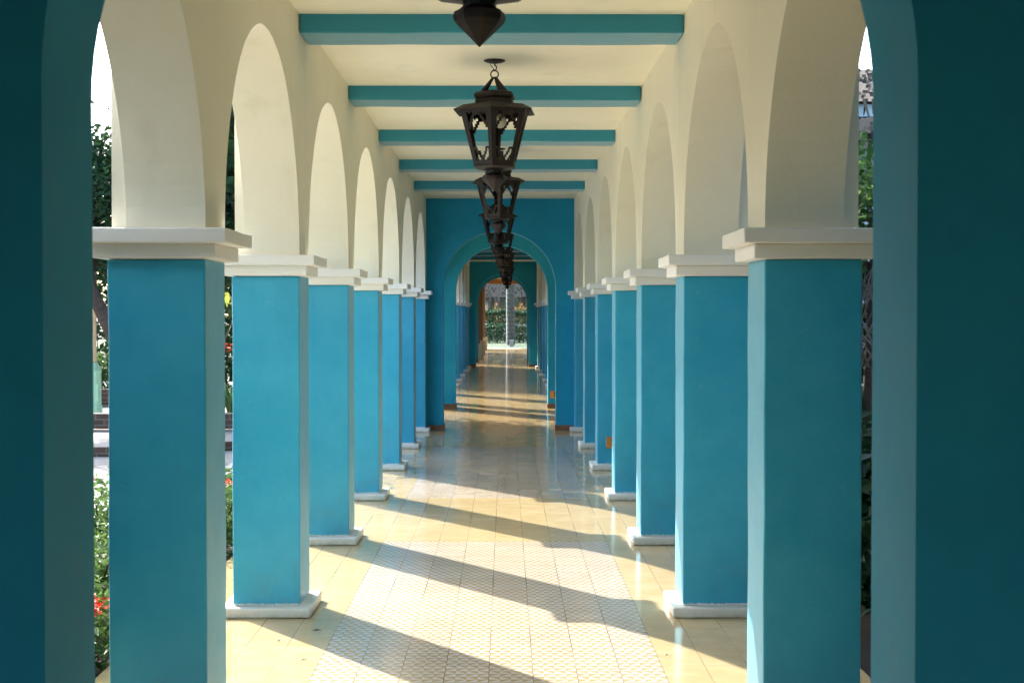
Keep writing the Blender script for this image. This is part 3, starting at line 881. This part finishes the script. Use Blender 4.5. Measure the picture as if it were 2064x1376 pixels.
GS = "flowering shrubs in the bed beside the left columns"
SH = [(-2.12, 6.75, 0.32, 0.5, 0.36, 9, "lowest flowering shrub in the gap left of the nearest left column, big red blooms"),
      (-2.32, 7.85, 0.36, 0.5, 0.46, 1, "pale leaved shrub with hardly a flower behind the red blooms, left gap"),
      (-2.50, 8.95, 0.34, 0.45, 0.64, 2, "tallest flowering shrub of the left bed, single red flower above the path"),
      (-2.10, 10.0, 0.34, 0.55, 0.50, 6, "flowering shrub seen between the two nearest left columns"),
      (-2.35, 11.3, 0.34, 0.55, 0.42, 4, "low flowering shrub at the back between the two nearest left columns")]
for x, y, rx, ry, h, nf, lab in SH:
    shrub("flowering_shrub", x, y, -0.09, rx, ry, h, 2600, 0.055, M_leaf_b, lab, nf, group=GS, fl=0.055 if y < 8 else 0.04)

# planter with strap leaved lilies
mb = MB(); mb.box(-5.6, -3.2, 18.7, 18.92, 0.1, 0.30)
tag(mb.build("planter_edge", M_brick), "low brick planter edge below the green lilies", "planter")
def lily(x, y, z, h, n, label):
    root = empty("lily_clump", (x, y, z), label, "plant", "strap leaved lilies in the brick planter")
    m = MB()
    for _ in range(n):
        a = random.uniform(0, 6.28); l = h*random.uniform(0.7, 1.15); sp = random.uniform(0.12, 0.4)
        d = Vector((math.cos(a), math.sin(a), 0)); t = Vector((-d.y, d.x, 0))
        pts = [d*(0.03+sp*s*s) + Vector((0, 0, l*(s-0.45*s**3))) for s in [i/6 for i in range(7)]]
        vs = []; 
        for i, p in enumerate(pts):
            wd = 0.017*(1-(i/6)**2)+0.001
            vs += [p-t*wd, p+Vector((0,0,-0.005)), p+t*wd]
        fs = []
        for i in range(6):
            for k in range(2): fs.append((3*i+k, 3*i+k+1, 3*i+k+4, 3*i+k+3))
        m.add(vs, fs)
    me = m.mesh("leaves"); link("leaves", me, M_strap, root)
    return root
for i, (x, y, lab) in enumerate([(-3.72, 19.25, "nearest green lily clump in the brick planter"), (-3.95, 19.7, "lily clump standing behind the nearest one, red flower above it"), (-4.5, 19.4, "left lily clump in the brick planter, half behind the nearest left column")]):
    L_ = lily(x, y, 0.12, 0.85, 46, lab)
    if i == 1:
        m = MB(); m.tube([(0,0,0), (0.03,0,0.5), (0.05,-0.02,1.0)], [0.012, 0.009, 0.006], 6); m.build("flower_stalk", M_strap, L_)
        pp = np.array([0.05, -0.02, 1.03]) + rng.normal(size=(18, 3))*0.04
        link("flower_head", leaf_mesh("flower_head", pp, np.full(18, 0.09), aspect=2.2), M_red, L_)

# small plant with a few big yellow green leaves
root = empty("young_tree", (-3.12, 15.6, -0.05), "thin young tree with a few big yellow green leaves beside the second left column", "tree")
m = MB(); m.tube([(0,0,-0.05), (-0.05,0.02,0.7), (0.03,-0.03,1.35), (-0.02,0,1.75)], [0.035, 0.03, 0.024, 0.018], 8)
m.tube([(0.03,-0.03,1.35), (0.12,0.1,1.6), (0.1,0.1,1.85)], [0.018, 0.014, 0.01], 6)
m.build("stem", M_twig, root, smooth=True)
pp = np.array([0.02, 0.0, 1.78]) + rng.normal(size=(26, 3))*np.array([0.14, 0.14, 0.11])
link("foliage", leaf_mesh("foliage", pp, 0.17*(0.7+0.5*rng.random(26)), aspect=2.4, up=0.8), M_leaf_y, root)

# bright shrubs round the foot of the lamp post
for x, y, h, lab in [(-7.35, 24.6, 0.95, "sunlit bush right behind the pale green lamp post"), (-6.3, 25.3, 1.2, "second sunlit bush behind the lamp post, farther right"), (-8.6, 25.0, 1.1, "sunlit bush behind the lamp post, farthest left")]:
    shrub("garden_bush", x, y, 0.12, 0.6, 0.5, h, 2200, 0.085, M_leaf_b, lab, 0, group="sunlit bushes behind the lamp post")
mb = MB(); mb.box(-11, -4.9, 23.6, 23.85, 0.1, 0.36)
tag(mb.build("garden_wall", M_brick), "low brown brick wall behind the lamp post", "wall")

# lamp post
root = empty("lamp_post", (-6.12, 21.2, 0.076), "pale green lamp post with a beige pole standing on the sunny terrace", "lamp")
m = MB(); m.lathe([(0.115,0), (0.115,0.16), (0.108,0.17), (0.098,0.175), (0.096,0.66), (0.105,0.67), (0.108,0.69), (0.10,0.70), (0.075,0.75), (0.05,0.80), (0.036,0.815)], 12)
b_ = m.build("base", M_green, root)
m = MB(); m.box(0.045, 0.075, -0.102, -0.08, 0.24, 0.50); m.build("hatch", M_green, b_)
m = MB(); m.lathe([(0.029,0.80), (0.027,2.8), (0.04,2.82), (0.04,2.86), (0.02,2.9)], 14); m.build("pole", M_beige, root, smooth=True)
m = MB(); m.lathe([(0.02,2.9), (0.09,2.95), (0.14,3.06), (0.13,3.2), (0.05,3.3), (0.0,3.31)], 18, cap=False); m.build("globe", M_bulb, root, smooth=True)

# right garden
for i, (x, y, z, rx, ry, rz_) in enumerate([(4.6, 7.6, 4.0, 1.9, 3.4, 3.8), (3.0, 16.4, 4.0, 0.9, 3.4, 3.0), (4.3, 25.0, 4.2, 1.4, 4.5, 3.0), (3.9, 36, 3.8, 1.5, 7, 3.2)]):  # unseen trees added to block sky light from the right
    tree("dark_tree", (x+0.1, y+0.4, -0.1), (x, y, z), (rx, ry, rz_), 380, 42, 0.28, 0.22,
         ["dark tree close outside the front archway, hidden past the right edge", "dark tree behind the two nearest right columns", "dark tree behind the middle right columns", "dark tree far back on the right beside the far columns", ""][i], tr=0.12, limbs=8,
         slope=[(0.30, 99), (0, 0.238), (0, 0.240), None, None][i])
GRS = "dark leafy shrubs in the bed beside the right columns"
for i, (x, y, h) in enumerate([(2.25, 8.2, 1.0), (2.45, 9.4, 1.15), (2.3, 11.0, 1.1), (2.5, 12.8, 1.2), (2.35, 14.6, 1.1), (2.5, 16.6, 1.25)]):
    shrub("dark_shrub", x, y, -0.09, 0.5, 0.65, h, 1300, 0.15, M_leaf,
          ["dark shrub with long leaves in the gap right of the nearest right column", "second dark shrub of the right bed, just behind the long leaved one",
           "third dark shrub of the right bed behind the right columns", "fourth dark shrub of the right bed behind the right columns",
           "fifth dark shrub of the right bed behind the right columns", "sixth and farthest dark shrub of the right bed"][i], 0, group=GRS)
root = tree("tangled_tree", (5.25, 20.6, -0.06), (5.35, 20.6, 3.2), (1.1, 1.6, 0.75), 85, 30, 0.2, 0.17,
     "leafy tree on bare tangled stems right of the nearest right column", mat=M_leaf_b, tr=0.07, limbs=4)
m = MB()
for _ in range(46):
    x, y = random.uniform(-0.9, 0.9), random.uniform(-0.6, 0.6)
    p = [(x, y, 0.9)]
    for s in range(4):
        p.append((p[-1][0]+random.uniform(-.3,.3), p[-1][1]+random.uniform(-.2,.2), p[-1][2]+random.uniform(0.2,.5)))
    m.tube(p, [0.018, 0.016, 0.014, 0.01, 0.006], 5)
m.build("bare_stems", M_twig, root, smooth=True)
hedge_box("hedge", 4.6, 9.5, 25.0, 26.3, -0.05, 2.3, 7000, 0.2, M_leaf, "dark hedge behind the tangled tree on the right")

def palm(name, base, h, nf, fl, label, tr=0.12, trunk_mat=None, rings=0):
    root = empty(name, base, label, "palm")
    m = MB()
    zs = np.linspace(0, h, max(rings*2, 8))
    m.tube([(0.02*math.sin(z*2), 0, z-0.05) for z in zs], [tr*(1.08 if i % 2 == 0 else 0.97)*(1.1-0.2*z/h) for i, z in enumerate(zs)], 12)
    m.build("trunk", trunk_mat or M_bark, root)
    pos = []; ax = []; sz = []
    for k in range(nf):
        a = 2*math.pi*k/nf + random.uniform(-.2,.2); e = random.uniform(0.1, 1.1)
        for s in np.linspace(0.12, 1, 26):
            p = np.array([math.cos(a)*fl*s*math.cos(e*0.6), math.sin(a)*fl*s*math.cos(e*0.6), h + fl*(s*math.sin(e) - 0.75*s*s)])
            t = np.array([-math.sin(a), math.cos(a), -0.35]); f = np.array([math.cos(a), math.sin(a), -0.5*s])
            for sg in (-1, 1):
                v = t*np.array([sg, sg, 1]) + 0.6*f; v /= np.linalg.norm(v)
                l = 0.5*math.sin(math.pi*min(1, 0.15+s*0.85))*fl*0.55 + 0.08
                pos.append(p + v*l*0.5); ax.append(v*3); sz.append(l)
    link("fronds", leaf_mesh("fronds", np.array(pos), np.array(sz), aspect=9, axis=np.array(ax)), M_leaf_b, root)
    return root
palm("garden_palm", (6.35, 24.0, -0.05), 3.9, 15, 1.5, "small green palm above the tangled tree on the right")

# thatched building on the right
root = empty("thatched_building", (8.6, 31.5, -0.05), "thatched building with a pale fascia showing high in the right gap", "building")
m = MB(); m.box(-2.5, 4.5, 0, 7, 0, 5.75); m.build("wall", M_white, root)
m = MB(); m.box(-3.0, 5.0, -0.5, -0.32, 5.95, 6.22); m.box(-3.0, -2.82, -0.318, 7, 5.95, 6.22); m.build("fascia", M_pale, root)
def thatch_roof(cx, cy, hx, hy, z0, z1, rx=0.2, layers=26, dens=22, mean=0.5, fringe=0.5):
    """hipped thatch: an inner hip plus shaggy straw tufts"""
    m = MB(); m.add([(cx-hx,cy-hy,z0),(cx+hx,cy-hy,z0),(cx+hx,cy+hy,z0),(cx-hx,cy+hy,z0),(cx-hx*rx,cy,z1),(cx+hx*rx,cy,z1)], [(0,1,5,4),(1,2,5),(2,3,4,5),(3,0,4),(0,3,2,1)])
    for L in range(layers):
        f = L/layers
        hx2, hy2, z = hx*(1-f*(1-rx)), hy*(1-f), z0+(z1-z0)*f
        for side in range(4):
            ln = hx2 if side % 2 == 0 else hy2
            for _ in range(int(dens*ln)+1):
                s = random.uniform(-1, 1)
                if side == 0: p = Vector((cx+s*hx2, cy-hy2-0.02, z)); o_ = Vector((0,-1,0)); t = Vector((1,0,0))
                elif side == 2: p = Vector((cx+s*hx2, cy+hy2+0.02, z)); o_ = Vector((0,1,0)); t = Vector((1,0,0))
                elif side == 1: p = Vector((cx+hx2+0.02, cy+s*hy2, z)); o_ = Vector((1,0,0)); t = Vector((0,1,0))
                else: p = Vector((cx-hx2-0.02, cy+s*hy2, z)); o_ = Vector((-1,0,0)); t = Vector((0,1,0))
                w_ = random.uniform(0.02, 0.06); l = mean*random.uniform(0.5, 1.3)*(1.0 if L else 1.0+fringe)
                dn = Vector((0,0,-1))*l + o_*l*random.uniform(0.15, 0.7) + t*random.uniform(-0.12, 0.12)
                m.add([p-t*w_+Vector((0,0,0.05)), p+t*w_+Vector((0,0,0.05)), p+dn+t*w_*0.3, p+dn-t*w_*0.3], [(0,1,2,3)])
    return m
thatch_roof(1.0, 3.5, 4.3, 4.2, 6.25, 7.65, mean=0.35, layers=20, dens=14, fringe=0.0).build("roof", M_thatch, root)
thatch_roof(0.2, -1.0, 3.6, 0.6, 5.45, 5.9, mean=0.3, layers=4, dens=14).build("lower_roof", M_thatch, root)

# ------------------------------------------------------------------ garden beyond the far end
hedge_box("hedge", -3.2, 3.4, 79.5, 80.6, -0.02, 0.9, 16000, 0.10, M_leaf, "front clipped hedge beyond the far lawn")
hedge_box("hedge", -3.4, 3.6, 88.0, 89.3, -0.02, 1.7, 20000, 0.12, M_leaf, "taller back hedge beyond the far lawn")
palm("tall_palm", (0.27, 74.0, -0.02), 7.5, 14, 2.4, "tall ringed palm trunk on the far lawn in front of the thatched hut", tr=0.2, trunk_mat=simple("palm_bark", (0.075, 0.066, 0.048), 0.85, var=0.4, scale=9), rings=34)
mb = MB(); mb.lathe([(0.016,0), (0.014,3.6), (0.022,3.62), (0.0,3.64)], 8)
tag(mb.build("thin_pole", M_white, loc=(0.05, 73.2, -0.02)), "thin white pole beside the palm trunk on the far lawn", "pole")
tag(link("bollard", rough_box((-0.1, 0.1, -0.09, 0.09, 0, 0.34), "bollard", 0.012, 0.3, 0.004, 91), M_grey, loc=(0.3, 70.5, -0.02)), "short grey stone bollard on the grass in front of the palm", "bollard")
root = empty("garden_bench", (1.15, 84.5, -0.02), "grey slatted bench between the two far hedges", "bench")
m = MB(); m.box(-1.3, 1.4, 0.22, 0.25, 0.96, 1.0); m.box(-1.3, 1.4, 0.22, 0.25, 0.84, 0.88); m.build("backrest", M_grey, root)
m = MB(); m.box(-1.3, 1.4, -0.25, 0.2, 0.42, 0.46); m.build("seat", M_grey, root)
for x in (-1.25, 1.3):
    m = MB(); m.box(x, x+0.06, -0.22, 0.215, 0, 0.419); m.box(x, x+0.06, 0.252, 0.30, 0, 1.0); m.build("leg", M_grey, root)
for i, (x, y, lab) in enumerate([(-1.5, 92, "orange and yellow croton bush left of the palm trunk"), (-0.35, 91.6, "bright croton bush just left of the thin white pole"), (0.9, 92, "croton bush just right of the palm trunk"), (2.0, 91.8, "pale croton bush at the right edge of the far arch")]):
    shrub("croton_bush", x, y, -0.02, 0.7, 0.6, 2.35, 1100, 0.17, M_croton, lab, 0, group="croton bushes behind the far hedges")
root = empty("thatched_hut", (0, 101, -0.02), "thatched hut with a shaggy drooping roof at the far end", "hut")
thatch_roof(0, 0, 6.5, 4.5, 2.75, 7.5, mean=0.55, layers=30, dens=20, fringe=0.7).build("roof", M_thatch, root)
for x in (-5.2, -1.35, 2.5, 5.4):
    m = MB(); m.lathe([(0.16,0), (0.15,2.9)], 10); 
    for v in range(len(m.v)): m.v[v] = (m.v[v][0]+x, m.v[v][1]-3.6, m.v[v][2])
    m.build("post", M_white, root)
m = MB(); m.box(-5.5, 5.5, 2.0, 2.2, 0, 2.9); m.build("wall", M_white, root)
# background trees that close the view
for i, (x, y, c, lab) in enumerate([(-9, 112, 5, "big background tree left of the thatched hut"), (9, 114, 5, "big background tree right of the thatched hut"), (0, 118, 6, "big background tree behind the thatched hut")]):
    tree("background_tree", (x, y, 0), (x, y, c), (5.5, 3.5, 4), 160, 40, 0.7, 0.5, lab, tr=0.3, group="trees behind the thatched hut")

# trees that close the garden on both sides, outside the gaps
for i, (x, y, h) in enumerate([(-17, 17, 3.4), (-18, 24, 3.8), (-16, 32, 3.6), (-17, 41, 4.0), (12, 9, 3.4), (13, 16, 3.8), (14, 24, 3.6), (12.5, 41, 4.0)]):
    tree("garden_tree", (x, y, -0.1), (x, y, h), (3.6, 3.6, 2.9), 200, 36, 0.42, 0.34,
         (["nearest", "second", "third", "farthest"][i % 4]) + (" round tree closing the left garden beyond the paving" if i < 4 else " round tree closing the right garden beyond the side path"),
         tr=0.2, limbs=7, group="round trees closing the gardens")

# ------------------------------------------------------------------ litter on the floor
def dead_leaf(x, y, l, rz, label):
    p = [(-l/2,0,0.003), (0,-l*0.18,0.009), (l/2,0,0.004), (0,l*0.18,0.010)]
    m = MB(); m.add(p + [(a, b, c+0.0015) for a, b, c in p], [(3,2,1,0),(4,5,6,7),(0,1,5,4),(1,2,6,5),(2,3,7,6),(3,0,4,7)])
    o = m.build("dead_leaf", M_bark, loc=(x, y, 0)); o.rotation_euler = (0, 0, rz)
    tag(o, label, "leaf", "dry leaf litter on the tiles")
def floor_xy(px, py):
    d = 2866.7*H/(py-632.0)
    return ((px-1019)/2866.7*d, d)
for px, py, l, rz, lab in [(611, 1334, 0.03, 0.4, "tiny dry leaf lying in the sunny strip at the lower left"), (637, 1273.5, 0.05, 0.2, "thin dark twig lying in the shadow beside the second left plinth"),
                           (561, 1295, 0.028, 1.2, "curled dry leaf lying in the sun just left of the shadow strip"), (1346, 1325, 0.018, 0.6, "dark crumb lying on the plain tiles at the lower right")]:
    x, y = floor_xy(px, py); dead_leaf(x, y, l, rz, lab)
